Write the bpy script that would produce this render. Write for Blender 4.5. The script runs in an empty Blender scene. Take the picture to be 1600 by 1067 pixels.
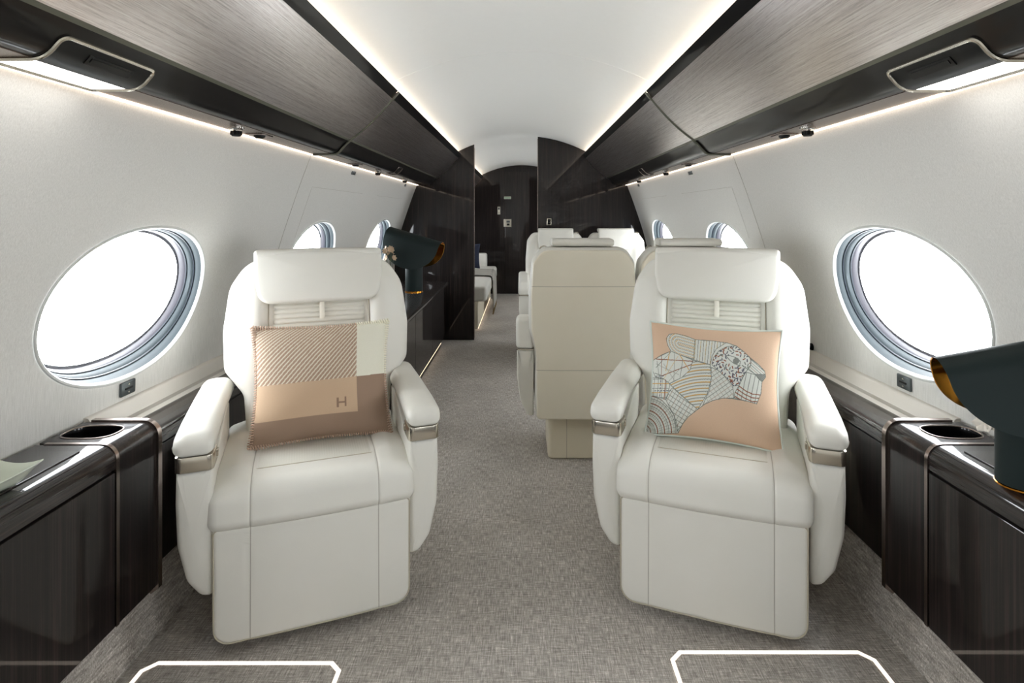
import bpy, bmesh, math, random
import numpy as np
from math import sin, cos, pi, radians, sqrt, hypot
from mathutils import Vector, Matrix
random.seed(7)
SC = bpy.context.scene
COL = SC.collection

# ------------------------------------------------------------------ materials
def srgb(r, g, b):
    f = lambda c: (c/255/12.92) if c/255 <= .04045 else ((c/255+.055)/1.055)**2.4
    return (f(r), f(g), f(b), 1)

class NT:
    def __init__(s, name):
        s.m = bpy.data.materials.new(name); s.m.use_nodes = True
        s.t = s.m.node_tree; s.t.nodes.clear()
        s.out = s.t.nodes.new('ShaderNodeOutputMaterial')
    def n(s, typ, ins=None, **props):
        nd = s.t.nodes.new(typ)
        for k, v in props.items(): setattr(nd, k, v)
        for k, v in (ins or {}).items(): s.set(nd.inputs[k], v)
        return nd
    def set(s, sock, v):
        if isinstance(v, bpy.types.NodeSocket): s.t.links.new(v, sock)
        elif isinstance(v, bpy.types.Node): s.t.links.new(v.outputs[0], sock)
        else: sock.default_value = v
    def math(s, op, a, b=0.0, c=0.0, clamp=False):
        nd = s.n('ShaderNodeMath', operation=op, use_clamp=clamp)
        s.set(nd.inputs[0], a); s.set(nd.inputs[1], b); s.set(nd.inputs[2], c)
        return nd.outputs[0]
    def mix(s, fac, a, b):
        nd = s.n('ShaderNodeMix', data_type='RGBA')
        s.set(nd.inputs['Factor'], fac); s.set(nd.inputs[6], a); s.set(nd.inputs[7], b)
        return nd.outputs[2]
    def obj(s): return s.n('ShaderNodeTexCoord').outputs['Object']
    def mapping(s, vec, scale, rot=(0,0,0)):
        return s.n('ShaderNodeMapping', {'Vector': vec, 'Scale': scale, 'Rotation': rot}).outputs[0]
    def noise(s, vec, scale=1.0, detail=3.0, rough=.55):
        return s.n('ShaderNodeTexNoise', {'Vector': vec, 'Scale': scale, 'Detail': detail, 'Roughness': rough}).outputs[0]
    def ramp(s, fac, stops):
        nd = s.n('ShaderNodeValToRGB', {'Fac': fac}); cr = nd.color_ramp
        while len(cr.elements) < len(stops): cr.elements.new(.5)
        for e, (p, c) in zip(cr.elements, stops): e.position = p; e.color = c
        return nd.outputs[0]
    def bump(s, h, strength=.3, dist=.001):
        return s.n('ShaderNodeBump', {'Height': h, 'Strength': strength, 'Distance': dist}).outputs[0]
    def bsdf(s, **kw):
        nd = s.n('ShaderNodeBsdfPrincipled')
        for k, v in kw.items(): s.set(nd.inputs[k.replace('_', ' ')], v)
        s.t.links.new(nd.outputs[0], s.out.inputs[0]); return s.m

def plain(name, col, rough=.5, metal=0.0, **kw):
    t = NT(name); v = t.obj()
    n = t.noise(v, 35, 2)
    c = t.mix(t.math('MULTIPLY', n, .12), col, (col[0]*.8, col[1]*.8, col[2]*.8, 1))
    return t.bsdf(Base_Color=c, Roughness=rough, Metallic=metal, **kw)

def leather(name, seam_x=(), seam_z=(), col=srgb(219,217,210), weave=False, zmax=None):
    t = NT(name); v = t.obj()
    sep = t.n('ShaderNodeSeparateXYZ', {0: v})
    g = t.noise(v, 420, 3)
    big = t.noise(v, 7, 2)
    c = t.mix(big, col, (col[0]*.93, col[1]*.93, col[2]*.91, 1))
    h = t.math('MULTIPLY', g, .25)
    mask = None
    def add(ax, s, ab):
        nonlocal mask
        a = sep.outputs[ax]
        if ab: a = t.math('ABSOLUTE', a)
        d = t.math('ABSOLUTE', t.math('SUBTRACT', a, s))
        m = t.math('SUBTRACT', 1.0, t.math('DIVIDE', d, .0021), clamp=True)
        mask = m if mask is None else t.math('MAXIMUM', mask, m)
    for s in seam_x: add(0, s, True)
    for s in seam_z: add(2, s, False)
    if mask is not None:
        c = t.mix(t.math('MULTIPLY', mask, .75), c, srgb(120,112,98))
        h = t.math('SUBTRACT', h, mask)
    if weave:
        a = t.math('SINE', t.math('MULTIPLY', sep.outputs[0], 900))
        b = t.math('SINE', t.math('MULTIPLY', sep.outputs[1], 700))
        h = t.math('ADD', h, t.math('MULTIPLY', t.math('ADD', a, b), .35))
    return t.bsdf(Base_Color=c, Roughness=.42, Specular_IOR_Level=.4, Normal=t.bump(h, .35, .0012))

M = {}
M['leather'] = leather('cream leather')
M['leather_seam'] = leather('cream leather with side seams', seam_x=(.168,))
M['leather_rib'] = leather('ribbed cream leather', col=srgb(219,217,208))
M['leather_weave'] = leather('fine woven cream leather', col=srgb(213,211,202), weave=True)
M['leather_back'] = leather('tan cream shell leather', seam_z=(.845,.455), col=srgb(228,221,204))
M['leather_base'] = leather('tan base leather', seam_x=(.07,), col=srgb(216,207,186))
M['piping'] = plain('cream piping', srgb(176,168,150), .5)
M['strap'] = plain('cream strap', srgb(232,228,216), .6)

def wood(name, axis, gloss=.035, cw=.65):
    t = NT(name); v = t.obj()
    sc = {'z': (260,260,3.0), 'y': (260,3.0,260)}[axis]
    n1 = t.noise(t.mapping(v, sc), 1, 4, .7)
    sc2 = {'z': (45,45,1.2), 'y': (45,1.2,45)}[axis]
    n2 = t.noise(t.mapping(v, sc2), 1, 3)
    f = t.math('ADD', t.math('MULTIPLY', n1, .6), t.math('MULTIPLY', n2, .4))
    c = t.ramp(f, [(.32, srgb(10,7,7)), (.5, srgb(22,17,16)), (.72, srgb(56,45,42))])
    return t.bsdf(Base_Color=c, Roughness=.5, Coat_Weight=cw, Coat_Roughness=gloss, Specular_IOR_Level=.1)
M['wood_v'] = wood('dark lacquered wood vertical grain', 'z')
M['wood_h'] = wood('dark lacquered wood long grain', 'y', .05, 1.0)
M['black'] = plain('black lacquer', srgb(10,9,10), .3, Coat_Weight=.45, Coat_Roughness=.04, Specular_IOR_Level=.12)
M['under'] = plain('bin underside in brown reflection tint', srgb(96,80,70), .25, .6)  # brown reflection on the underside is put into the base colour

def brushed(name, base, rough, seed=0.0):
    t = NT(name); v = t.obj()
    n1 = t.noise(t.mapping(v, (1100, 22, 1100)), 1, 3, .7)
    n2 = t.noise(t.mapping(v, (300, 3, 300)), 1, 3, .6)
    f = t.math('ADD', t.math('MULTIPLY', n1, .5), t.math('MULTIPLY', n2, .5))
    c = t.ramp(f, [(.3, (base[0]*.5, base[1]*.5, base[2]*.5, 1)), (.5, base), (.7, (min(1,base[0]*1.35), min(1,base[1]*1.35), min(1,base[2]*1.35), 1))])
    tan = t.n('ShaderNodeCombineXYZ', {1: 1.0})
    return t.bsdf(Base_Color=c, Metallic=1.0, Roughness=rough, Anisotropic=.9, Anisotropic_Rotation=.25, Tangent=tan.outputs[0], Normal=t.bump(f, .12, .0004))
M['brushed'] = brushed('brushed pewter panel', srgb(232,224,222), .31)
M['steel'] = plain('polished champagne steel', srgb(205,198,184), .22, 1.0)
M['trim'] = plain('bronze metal trim', srgb(150,138,132), .25, 1.0)
M['rib'] = plain('grey green rubber seal', srgb(112,112,100), .35, .6)
M['chrome'] = plain('chrome', srgb(190,188,184), .12, 1.0)
M['plate'] = plain('champagne switch plate', srgb(200,195,180), .3, .7)
M['dkplate'] = plain('grey control plate', srgb(88,94,96), .35, .6)
M['dark'] = plain('matte dark plastic', srgb(14,15,15), .4, Specular_IOR_Level=.25)

t = NT('pale wall covering'); v = t.obj()
n1 = t.noise(t.mapping(v, (500,500,12)), 1, 3, .6); n2 = t.noise(t.mapping(v, (500,500,500)), 1, 2)
f = t.math('ADD', t.math('MULTIPLY', n1, .7), t.math('MULTIPLY', n2, .3))
c = t.ramp(f, [(.3, srgb(196,195,191)), (.7, srgb(222,221,218))])
M['wall'] = t.bsdf(Base_Color=c, Roughness=.55, Normal=t.bump(f, .2, .0006))
M['ceiling'] = plain('ceiling white', srgb(247,247,244), .5)
M['ledge'] = plain('ledge leather pale', srgb(205,200,192), .55)
M['reveal'] = plain('window reveal satin', srgb(58,66,70), .55, Specular_IOR_Level=.25)
M['reveal_in'] = plain('window inner frame lilac grey', srgb(78,77,84), .35)
M['lip'] = plain('window lip white', srgb(196,198,196), .3)
M['gasket'] = plain('window gasket', srgb(34,42,52), .4)

t = NT('window glass')
g = t.n('ShaderNodeBsdfGlossy', {'Roughness': .02})
tr = t.n('ShaderNodeBsdfTransparent')
lw = t.n('ShaderNodeLayerWeight', {'Blend': .5}); fr = t.n('ShaderNodeMath', {0: t.math('POWER', lw.outputs[1], 4.0), 1: .35, 2: .04}, operation='MULTIPLY_ADD')
mx = t.n('ShaderNodeMixShader', {0: fr.outputs[0], 1: tr.outputs[0], 2: g.outputs[0]})
t.t.links.new(mx.outputs[0], t.out.inputs[0]); M['glass'] = t.m

def carpet(name):
    t = NT(name); v = t.obj()
    a = t.noise(t.mapping(v, (300, 26, 160)), 1, 2, .6)
    b = t.noise(t.mapping(v, (26, 300, 160)), 1, 2, .6)
    d = t.noise(t.mapping(v, (420, 420, 420)), 1, 2)
    p = t.noise(v, 3.0, 3)
    f = t.math('ADD', t.math('MULTIPLY', a, .42), t.math('MULTIPLY', b, .38))
    f = t.math('ADD', f, t.math('MULTIPLY', d, .2))
    f = t.math('ADD', f, t.math('MULTIPLY', t.math('SUBTRACT', p, .5), .12))
    c = t.ramp(f, [(.33, srgb(112,107,102)), (.48, srgb(162,156,149)), (.56, srgb(187,181,174)), (.68, srgb(238,233,226))])
    return t.bsdf(Base_Color=c, Roughness=.95, Specular_IOR_Level=.1, Normal=t.bump(f, .7, .004))
M['carpet'] = carpet('woven grey taupe carpet')

def emis(name, col, s):
    t = NT(name); e = t.n('ShaderNodeEmission', {'Color': col, 'Strength': s})
    t.t.links.new(e.outputs[0], t.out.inputs[0]); return t.m
WARM = (1.0, .80, .62, 1)
M['strip'] = emis('warm light strip', WARM, 2.6)
M['cove'] = emis('warm cove strip', (1.0,.84,.67,1), 15)
M['reader'] = emis('reading light diffuser', (1.0,.96,.90,1), 4.5)
M['floorline'] = emis('floor outline light', (1.0,.86,.72,1), 1.0)
M['glow'] = emis('base glow strip', (1.0,.78,.55,1), 1.4)
M['green'] = plain('deep green powder coat', srgb(22,34,34), .55, Specular_IOR_Level=.2)
M['gold'] = plain('polished gold interior', srgb(205,140,50), .18, 1.0)
M['blossom'] = plain('white petals', srgb(236,230,220), .6)
M['blossom_tan'] = plain('sand petals', srgb(205,180,152), .6)
M['stem'] = plain('green stem', srgb(70,84,50), .6)
M['vase'] = plain('stone vase', srgb(150,140,128), .5)
M['tray'] = plain('pale celadon ceramic', srgb(206,212,196), .15, Coat_Weight=.6)
M['navy'] = plain('navy cushion fabric', srgb(28,38,60), .8)
M['throw'] = plain('grey wool throw', srgb(150,146,138), .9)
M['tassel'] = plain('multicolour tassel', srgb(110,90,60), .9)
M['thread'] = plain('tan whipstitch thread', srgb(186,158,138), .8)
M['thread_w'] = plain('cream whipstitch thread', srgb(230,225,205), .8)
M['mintpipe'] = plain('pale mint piping', srgb(205,212,204), .7)

def attr_mat(name, rough=.85):
    t = NT(name)
    a = t.n('ShaderNodeAttribute', attribute_name='pattern')
    v = t.obj(); n = t.noise(v, 520, 2)
    c = t.mix(t.math('MULTIPLY', n, .16), a.outputs['Color'], (.18,.15,.12,1))
    return t.bsdf(Base_Color=c, Roughness=rough, Specular_IOR_Level=.15, Normal=t.bump(n, .5, .001))
M['patch'] = attr_mat('colour block wool'); M['embroid'] = attr_mat('embroidered linen')

# ------------------------------------------------------------------ mesh tools
def mk(name, verts, faces, mat, parent=None, smooth=True, recalc=True):
    me = bpy.data.meshes.new(name)
    me.from_pydata([tuple(v) for v in verts], [], faces)
    if recalc:
        bm = bmesh.new(); bm.from_mesh(me)
        bmesh.ops.remove_doubles(bm, verts=bm.verts, dist=1e-6)
        bmesh.ops.recalc_face_normals(bm, faces=bm.faces); bm.to_mesh(me); bm.free()
    if smooth:
        me.polygons.foreach_set('use_smooth', [True]*len(me.polygons))
        if smooth != 'full':
            try: me.set_sharp_from_angle(angle=radians(40))
            except Exception: pass
    me.materials.append(mat if not isinstance(mat, str) else M[mat])
    o = bpy.data.objects.new(name, me); COL.objects.link(o)
    if parent: o.parent = parent
    return o

def tag(o, label=None, cat=None, group=None, kind=None):
    if label: o['label'] = label
    if cat: o['category'] = cat
    if group: o['group'] = group
    if kind: o['kind'] = kind
    return o
def thing(name, label, cat, loc=(0,0,0), rz=0, group=None):
    o = bpy.data.objects.new(name, None); COL.objects.link(o)
    o.empty_display_size = .1
    o.location = loc; o.rotation_euler = (0,0,rz)
    return tag(o, label, cat, group)
def struct(o): return tag(o, kind='structure')
def dup(o, parent=None, **kw):
    c = o.copy(); COL.objects.link(c)
    if parent: c.parent = parent
    for ch in list(o.children): dup(ch, c)
    return c

class MB:
    def __init__(s): s.v = []; s.f = []
    def add(s, v, f):
        k = len(s.v); s.v += [tuple(p) for p in v]; s.f += [tuple(i+k for i in q) for q in f]; return s
    def box(s, c, d, r=.003, seg=2, rot=None):
        bm = bmesh.new(); bmesh.ops.create_cube(bm, size=1)
        for v in bm.verts: v.co = Vector((v.co.x*d[0], v.co.y*d[1], v.co.z*d[2]))
        if r > 0: bmesh.ops.bevel(bm, geom=bm.edges[:], offset=min(r, min(d)*.49), segments=seg, profile=.5, affect='EDGES')
        R = rot or Matrix.Identity(3)
        vs = [R @ v.co + Vector(c) for v in bm.verts]; fs = [[v.index for v in f.verts] for f in bm.faces]
        bm.free(); return s.add(vs, fs)
    def tube(s, pts, r, n=8, closed=False, cap=True):
        P = [Vector(p) for p in pts]; m = len(P); rings = []; up = None
        for i in range(m):
            a = P[(i-1) % m] if (closed or i) else P[i]; b = P[(i+1) % m] if (closed or i < m-1) else P[i]
            d = (b-a).normalized()
            if up is None:
                up = Vector((0,0,1)) if abs(d.z) < .9 else Vector((1,0,0))
            x = d.cross(up).normalized(); y = x.cross(d).normalized(); up = y
            rr = r[i] if isinstance(r, (list, tuple)) else r
            rings.append([P[i] + x*cos(2*pi*k/n)*rr + y*sin(2*pi*k/n)*rr for k in range(n)])
        return s.loft(rings, closed_path=closed, caps=cap and not closed)
    def loft(s, rings, closed_path=False, caps=True, ring_closed=True):
        n = len(rings[0]); v = [p for r in rings for p in r]; f = []
        R = len(rings)
        for i in range(R if closed_path else R-1):
            j = (i+1) % R
            for k in range(n if ring_closed else n-1):
                l = (k+1) % n
                f.append((i*n+k, i*n+l, j*n+l, j*n+k))
        if caps:
            f.append(tuple(range(n))); f.append(tuple((R-1)*n+k for k in range(n-1, -1, -1)))
        return s.add(v, f)
    def lathe(s, prof, c=(0,0,0), n=48, axis='z'):
        rings = []
        for r, h in prof:
            ring = []
            for k in range(n):
                a = 2*pi*k/n; p = (r*cos(a), r*sin(a), h)
                if axis == 'x': p = (h, r*cos(a), r*sin(a))
                if axis == 'y': p = (r*cos(a), h, r*sin(a))
                ring.append((p[0]+c[0], p[1]+c[1], p[2]+c[2]))
            rings.append(ring)
        return s.loft(rings)
    def xform(s, fn): s.v = [tuple(fn(*p)) for p in s.v]; return s
    def build(s, name, mat, parent=None, smooth=True): return mk(name, s.v, s.f, mat, parent, smooth)

def roundpoly(pts, seg=6):
    """pts: (a,b,r) ccw or cw -> list of 2D points with rounded corners"""
    out = []; n = len(pts)
    for i in range(n):
        p = Vector(pts[i][:2]); r = pts[i][2] if len(pts[i]) > 2 else 0
        a = Vector(pts[i-1][:2]); b = Vector(pts[(i+1) % n][:2])
        if r <= 0: out.append(tuple(p)); continue
        d1 = (a-p).normalized(); d2 = (b-p).normalized()
        ang = d1.angle(d2)
        if ang > pi-.02: out.append(tuple(p)); continue
        t = min(r/math.tan(ang/2), (a-p).length*.48, (b-p).length*.48)
        rr = t*math.tan(ang/2)
        c = p + (d1+d2).normalized()*(rr/sin(ang/2))
        s = p+d1*t-c; e = p+d2*t-c
        a0 = math.atan2(s.y, s.x); da = math.atan2(e.y, e.x)-a0
        while da > pi: da -= 2*pi
        while da < -pi: da += 2*pi
        for k in range(seg+1):
            q = a0+da*k/seg; out.append((c.x+rr*cos(q), c.y+rr*sin(q)))
    return out
def densify(pts, h, closed=True):
    out = []; n = len(pts)
    for i in range(n if closed else n-1):
        a = pts[i]; b = pts[(i+1) % n]; L = math.dist(a, b)
        if L < 1e-7: continue
        k = max(1, int(math.ceil(L/h)))
        for j in range(k): out.append(tuple(a[q]+(b[q]-a[q])*j/k for q in range(len(a))))
    if not closed: out.append(tuple(pts[-1]))
    return out
def area2(p): return sum(p[i-1][0]*p[i][1]-p[i][0]*p[i-1][1] for i in range(len(p)))/2
def inset(pts, d):
    n = len(pts); out = []
    for i in range(n):
        p = Vector(pts[i]); a = Vector(pts[i-1]); b = Vector(pts[(i+1) % n])
        e1 = (p-a); e2 = (b-p)
        if e1.length < 1e-9: e1 = e2
        if e2.length < 1e-9: e2 = e1
        n1 = Vector((-e1.y, e1.x)).normalized(); n2 = Vector((-e2.y, e2.x)).normalized()
        m = n1+n2
        m = m/max(.35, m.dot(n1)) if m.length > 1e-6 else n1
        out.append(tuple(p+m*d))
    return out
def ringsolid(outline, t0, t1, r0, r1, mp, mid=(), dome0=0, dome1=0, caps=8, h=.03, seg=5):
    """rounded slab: outline in (a,b), extruded along t, edges rounded r0/r1; mp(a,b,t)->xyz"""
    o = densify(outline, h)
    if area2(o) < 0: o.reverse()
    cx = sum(p[0] for p in o)/len(o); cy = sum(p[1] for p in o)/len(o)
    rings = []
    def ring(d, t, s=1.0): rings.append([mp(cx+(q[0]-cx)*s, cy+(q[1]-cy)*s, t) for q in inset(o, d)])
    for k in range(caps, 0, -1):
        s = 1-(k/caps)*.999
        ring(r0, t0-dome0*(1-s*s), s)
    for k in range(seg+1):
        th = pi/2*(1-k/seg); ring(r0*(1-cos(th)), t0+r0*(1-sin(th)))
    for m in mid: ring(0, m)
    for k in range(seg+1):
        th = pi/2*k/seg; ring(r1*(1-cos(th)), t1-r1*(1-sin(th)))
    for k in range(1, caps+1):
        s = 1-(k/caps)*.999
        ring(r1, t1+dome1*(1-s*s), s)
    b = MB(); b.loft(rings); return b

def extrude(prof, y0, y1, ys=None, caps=True, closed=True, m=1):
    b = MB(); ys = ys or [y0, y1]
    rings = [[(m*x, y, z) for x, z in prof] for y in ys]
    return b.loft(rings, caps=caps, ring_closed=closed)

def catmull(pts, n=6):
    out = []
    for i in range(len(pts)-1):
        p0 = pts[max(0,i-1)]; p1 = pts[i]; p2 = pts[i+1]; p3 = pts[min(len(pts)-1,i+2)]
        for k in range(n):
            t = k/n
            out.append(tuple(.5*((2*p1[q])+(-p0[q]+p2[q])*t+(2*p0[q]-5*p1[q]+4*p2[q]-p3[q])*t*t+(-p0[q]+3*p1[q]-3*p2[q]+p3[q])*t**3) for q in range(len(p1))))
    out.append(tuple(pts[-1])); return out

# ------------------------------------------------------------------ camera
H = 1.175; F = 900.0
cam = bpy.data.cameras.new('camera'); co = bpy.data.objects.new('camera', cam); COL.objects.link(co)
cam.sensor_width = 36; cam.lens = F/1600*36
co.location = (0,0,H); co.rotation_euler = (radians(90),0,0)
cam.shift_x = -(815.5-800)/1600; cam.shift_y = -(533.5-336)/1600
cam.clip_start = .02
SC.camera = co

# ------------------------------------------------------------------ shell
Y0, Y1, YP, YA = -1.8725, 8.3105, 5.42, 8.60
PITCH = 1.455; WC = [-1.145+PITCH*i for i in range(7)]
WPTS = catmull([(1.198,-.02),(1.199,.22),(1.200,.42),(1.200,.58),(1.197,.70),(1.19,.80),(1.175,.885),(1.152,.98),(1.122,1.08),(1.085,1.19),(1.04,1.32),(.985,1.465),(.965,1.51)], 6)
SL = [0.0]
for a, b in zip(WPTS, WPTS[1:]): SL.append(SL[-1]+math.dist(a, b))
def wp(s):
    for i in range(len(SL)-1):
        if s <= SL[i+1] or i == len(SL)-2:
            t = (s-SL[i])/(SL[i+1]-SL[i]); a, b = WPTS[i], WPTS[i+1]
            return (a[0]+(b[0]-a[0])*t, a[1]+(b[1]-a[1])*t)
def s_of_z(z):
    lo, hi = 0, SL[-1]
    for _ in range(40):
        m = (lo+hi)/2
        if wp(m)[1] < z: lo = m
        else: hi = m
    return lo
SWC = s_of_z(.914); WA, WB = .355, .234      # window half axes (length, height along wall)
STOP = SL[-1]
def ell(a, da=0.0):
    # slightly square ellipse
    c, s = cos(a), sin(a); e = 2/2.12
    return ((WA+da)*math.copysign(abs(c)**e, c), (WB+da)*math.copysign(abs(s)**e, s))

def build_wall(m, name):
    b = MB()
    for yc in WC:
        y0, y1 = yc-PITCH/2, yc+PITCH/2
        per = []
        nS = 26; nY = 26
        for k in range(nS): per.append((y1, STOP*k/nS))
        for k in range(nY): per.append((y1+(y0-y1)*k/nY, STOP))
        for k in range(nS): per.append((y0, STOP*(1-k/nS)))
        for k in range(nY): per.append((y0+(y1-y0)*k/nY, 0))
        rings = []
        for q in range(11):
            t = q/10; ring = []
            for (py, ps) in per:
                dy, ds = (py-yc)/(PITCH/2), (ps-SWC)/(STOP/2)
                a = math.atan2(ds, dy)
                ey, es = ell(a)
                tt = t**1.3
                yw = yc+.022*m; yy = yw+ey+(py-yw-ey)*tt; ss = SWC+es+(ps-SWC-es)*tt
                x, z = wp(max(0, min(STOP, ss))); ring.append((m*x, yy, z))
            rings.append(ring)
        b.loft(rings, caps=False)
    pr = [wp(STOP*k/26) for k in range(27)]
    b.loft([[(m*x, y, z) for x, z in pr] for y in (Y1, YA+.02)], caps=False, ring_closed=False)
    return struct(b.build(name, 'wall', smooth='full'))
build_wall(-1, 'wall_left'); build_wall(1, 'wall_right')

# window frames and panes
def window(m, yc, idx):
    yc = yc+.022*m
    x0, z0 = wp(SWC); x1, z1 = wp(SWC+.05); xa, za = wp(SWC-.05)
    tz = Vector((x1-xa, 0, z1-za)).normalized(); nrm = Vector((tz.z, 0, -tz.x))      # outward
    N = 72
    def ring(da, dep, surf=False):
        out = []
        for k in range(N):
            a = 2*pi*k/N; ey, es = ell(a, da)
            if surf:
                x, z = wp(SWC+es); p = Vector((x, yc+ey, z))+nrm*dep
            else:
                p0 = Vector((x0, yc, z0)); p = p0+tz*es+Vector((0, ey, 0))
                x, z = wp(SWC+es); ps = Vector((x, yc+ey, z))
                w = min(1, dep/.05); p = p*w+ps*(1-w)
                p += nrm*dep
            out.append((m*p.x, p.y, p.z))
        return out
    lip = MB().loft([ring(.006,-.001,True), ring(.003,-.004,True), ring(-.002,-.004,True), ring(-.005,0,True), ring(-.007,.006,True)], caps=False)
    root = lip.build(f'window_{idx}', 'lip'); struct(root)
    MB().loft([ring(-.007,.006,True), ring(-.009,.012), ring(-.010,.022), ring(-.009,.026)], caps=False).build('window_reveal', 'reveal', root)
    MB().loft([ring(-.009,.026), ring(-.013,.027), ring(-.014,.030)], caps=False).build('window_seal', 'gasket', root)
    MB().loft([ring(-.014,.030), ring(-.018,.034), ring(-.019,.046), ring(-.018,.048)], caps=False).build('shade_track', 'reveal', root)
    MB().loft([ring(-.018,.048), ring(-.022,.049), ring(-.023,.053)], caps=False).build('window_gasket', 'gasket', root)
    MB().loft([ring(-.023,.053), ring(-.026,.058), ring(-.028,.072), ring(-.036,.075)], caps=False).build('window_inner_frame', 'reveal_in', root)
    g = MB(); r = ring(-.029, .070); g.add(r, [tuple(range(len(r)))])
    g.build('window_pane', 'glass', root)
    # daylight enters through the opening (sampling portal for the sky)
    l = bpy.data.lights.new('window_daylight', 'AREA'); l.shape = 'RECTANGLE'; l.size = .72; l.size_y = .48
    l.cycles.is_portal = True
    lo = bpy.data.objects.new('window_daylight', l); COL.objects.link(lo)
    c = Vector((x0, yc, z0))+nrm*.125; c.x *= m
    n2 = Vector((nrm.x*m, 0, nrm.z))
    lo.location = c
    zx = n2; yx = Vector((0,1,0)); up = zx.cross(yx)
    lo.rotation_euler = Matrix((yx, up, zx)).transposed().to_euler()
    return root
i = 1
for m in (-1, 1):
    for yc in WC:
        window(m, yc, i); i += 1

# ceiling
cr = []
for k in range(25):
    x = -.64+1.28*k/24; cr.append((x, .620+sqrt(1.30**2-x*x)))
cr = [(-1.03,1.49),(-1.02,1.60),(-.80,1.74)]+cr+[(.80,1.74),(1.02,1.60),(1.03,1.49)]
ys = [Y0-.02]; 
for ysm in (-.35, 2.62): ys += [ysm-.004, ysm-.0015, ysm+.0015, ysm+.004]
ys += [YA+.02]
rings = []
for y in ys:
    gr = .0025 if any(abs(y-s) < .002 for s in (-.35, 2.62)) else 0
    rings.append([(x, y, z+gr) for x, z in cr])
struct(MB().loft(rings, caps=False, ring_closed=False).build('ceiling', 'ceiling', smooth=True))
# floor
struct(MB().box((0, (Y0+YA)/2, -.02), (2.5, YA-Y0+.1, .04), r=0).build('floor', 'carpet', smooth=False))
# section outline for cross walls
sec = [(-x, z) for x, z in WPTS]+[(-.80,1.74)]+[c for c in cr if abs(c[0]) <= .64]+[(.80,1.74)]+[(x, z) for x, z in reversed(WPTS)]
def cross_wall(name, xa, xb, y, th, mat):
    pts = [p for p in sec if xa-1e-6 <= p[0] <= xb+1e-6]
    def zc(x): return .620+sqrt(1.30**2-x*x)
    up = [(x, z) for x, z in pts]
    if xa > -1: up = [(xa, -.02)]+([(xa, zc(xa))] if abs(xa) < .6 else [])+up
    if xb < 1: up = up+([(xb, zc(xb))] if abs(xb) < .6 else [])+[(xb, -.02)]
    b = MB(); b.loft([[(x, y, z) for x, z in up], [(x, y+th, z) for x, z in up]])
    return struct(b.build(name, mat, smooth=False))
cross_wall('wall_divider_left', -2, -.45, YP, .035, 'wood_v')
cross_wall('wall_divider_right', .15, 2, YP, .035, 'wood_v')
struct(MB().box((-.4485, YP+.0175, .912), (.004, .039, 1.79), r=0).build('trim_1', 'trim', smooth=False))
struct(MB().box((.1485, YP+.0175, .952), (.004, .039, 1.88), r=0).build('trim_2', 'trim', smooth=False))
cross_wall('wall_aft', -2, 2, YA, .03, 'wood_v')
cross_wall('wall_forward', -2, 2, Y0-.03, .03, 'ceiling')
# aft door (panel seams) in the aft wall
d = MB().box((.06, YA-.006, .92), (.62, .012, 1.80), r=.002).build('door_1', 'wood_v', smooth=False); struct(d)
MB().box((.30, YA-.016, .95), (.02, .012, .10), r=.003).build('door_handle', 'dark', d)

# carpeted side risers, pale ledges, light strips
for m, sd in ((-1, 'left'), (1, 'right')):
    pr = catmull([(1.022,-.005),(1.030,.04),(1.037,.09),(1.043,.13),(1.052,.165),(1.07,.185)], 5)+[(1.095,.19),(1.095,-.005)]
    struct(extrude(pr, Y0, YP, m=m).build('trim_3' if m < 0 else 'trim_4', 'carpet'))
    pr = [(1.150,.548),(1.160,.560),(1.1675,.566),(1.1685,.578),(1.1705,.580),(1.182,.612),(1.186,.617),(1.192,.619),(1.200,.619),(1.21,.55)]
    b = extrude(pr, 1.575, YP, m=m)
    struct(b.build('trim_5' if m < 0 else 'trim_6', 'ledge'))

# seams of the wall lining
def wall_pt(m, y, z, off=0.0):
    s = s_of_z(z); x, zz = wp(s); x1, z1 = wp(s+.01); tz = Vector((x1-x, 0, z1-zz)).normalized()
    n = Vector((tz.z, 0, -tz.x)); p = Vector((x, y, zz))-n*off
    return Vector((m*p.x, p.y, p.z)), Vector((-n.x*m, 0, -n.z)), Vector((tz.x*m, 0, tz.z))
for m, nm in ((-1, 7), (1, 8)):
    b = MB()
    def line(pts, r=.0013): b.tube(pts, r, 5)
    line([wall_pt(m, 2.70, .62+.84*k/20, .0004)[0] for k in range(21)])
    line([wall_pt(m, 2.86+.9*k/6, 1.315, .0003)[0] for k in range(7)], .0009)
    line([wall_pt(m, 2.86, 1.06+.25*k/6, .0003)[0] for k in range(7)], .0006)
    line([wall_pt(m, 4.15+.85*k/6, 1.315, .0003)[0] for k in range(7)], .0009)
    o = b.build(f'trim_{nm}', plain('seam shade', srgb(176,172,164), .8)); struct(o)

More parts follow.
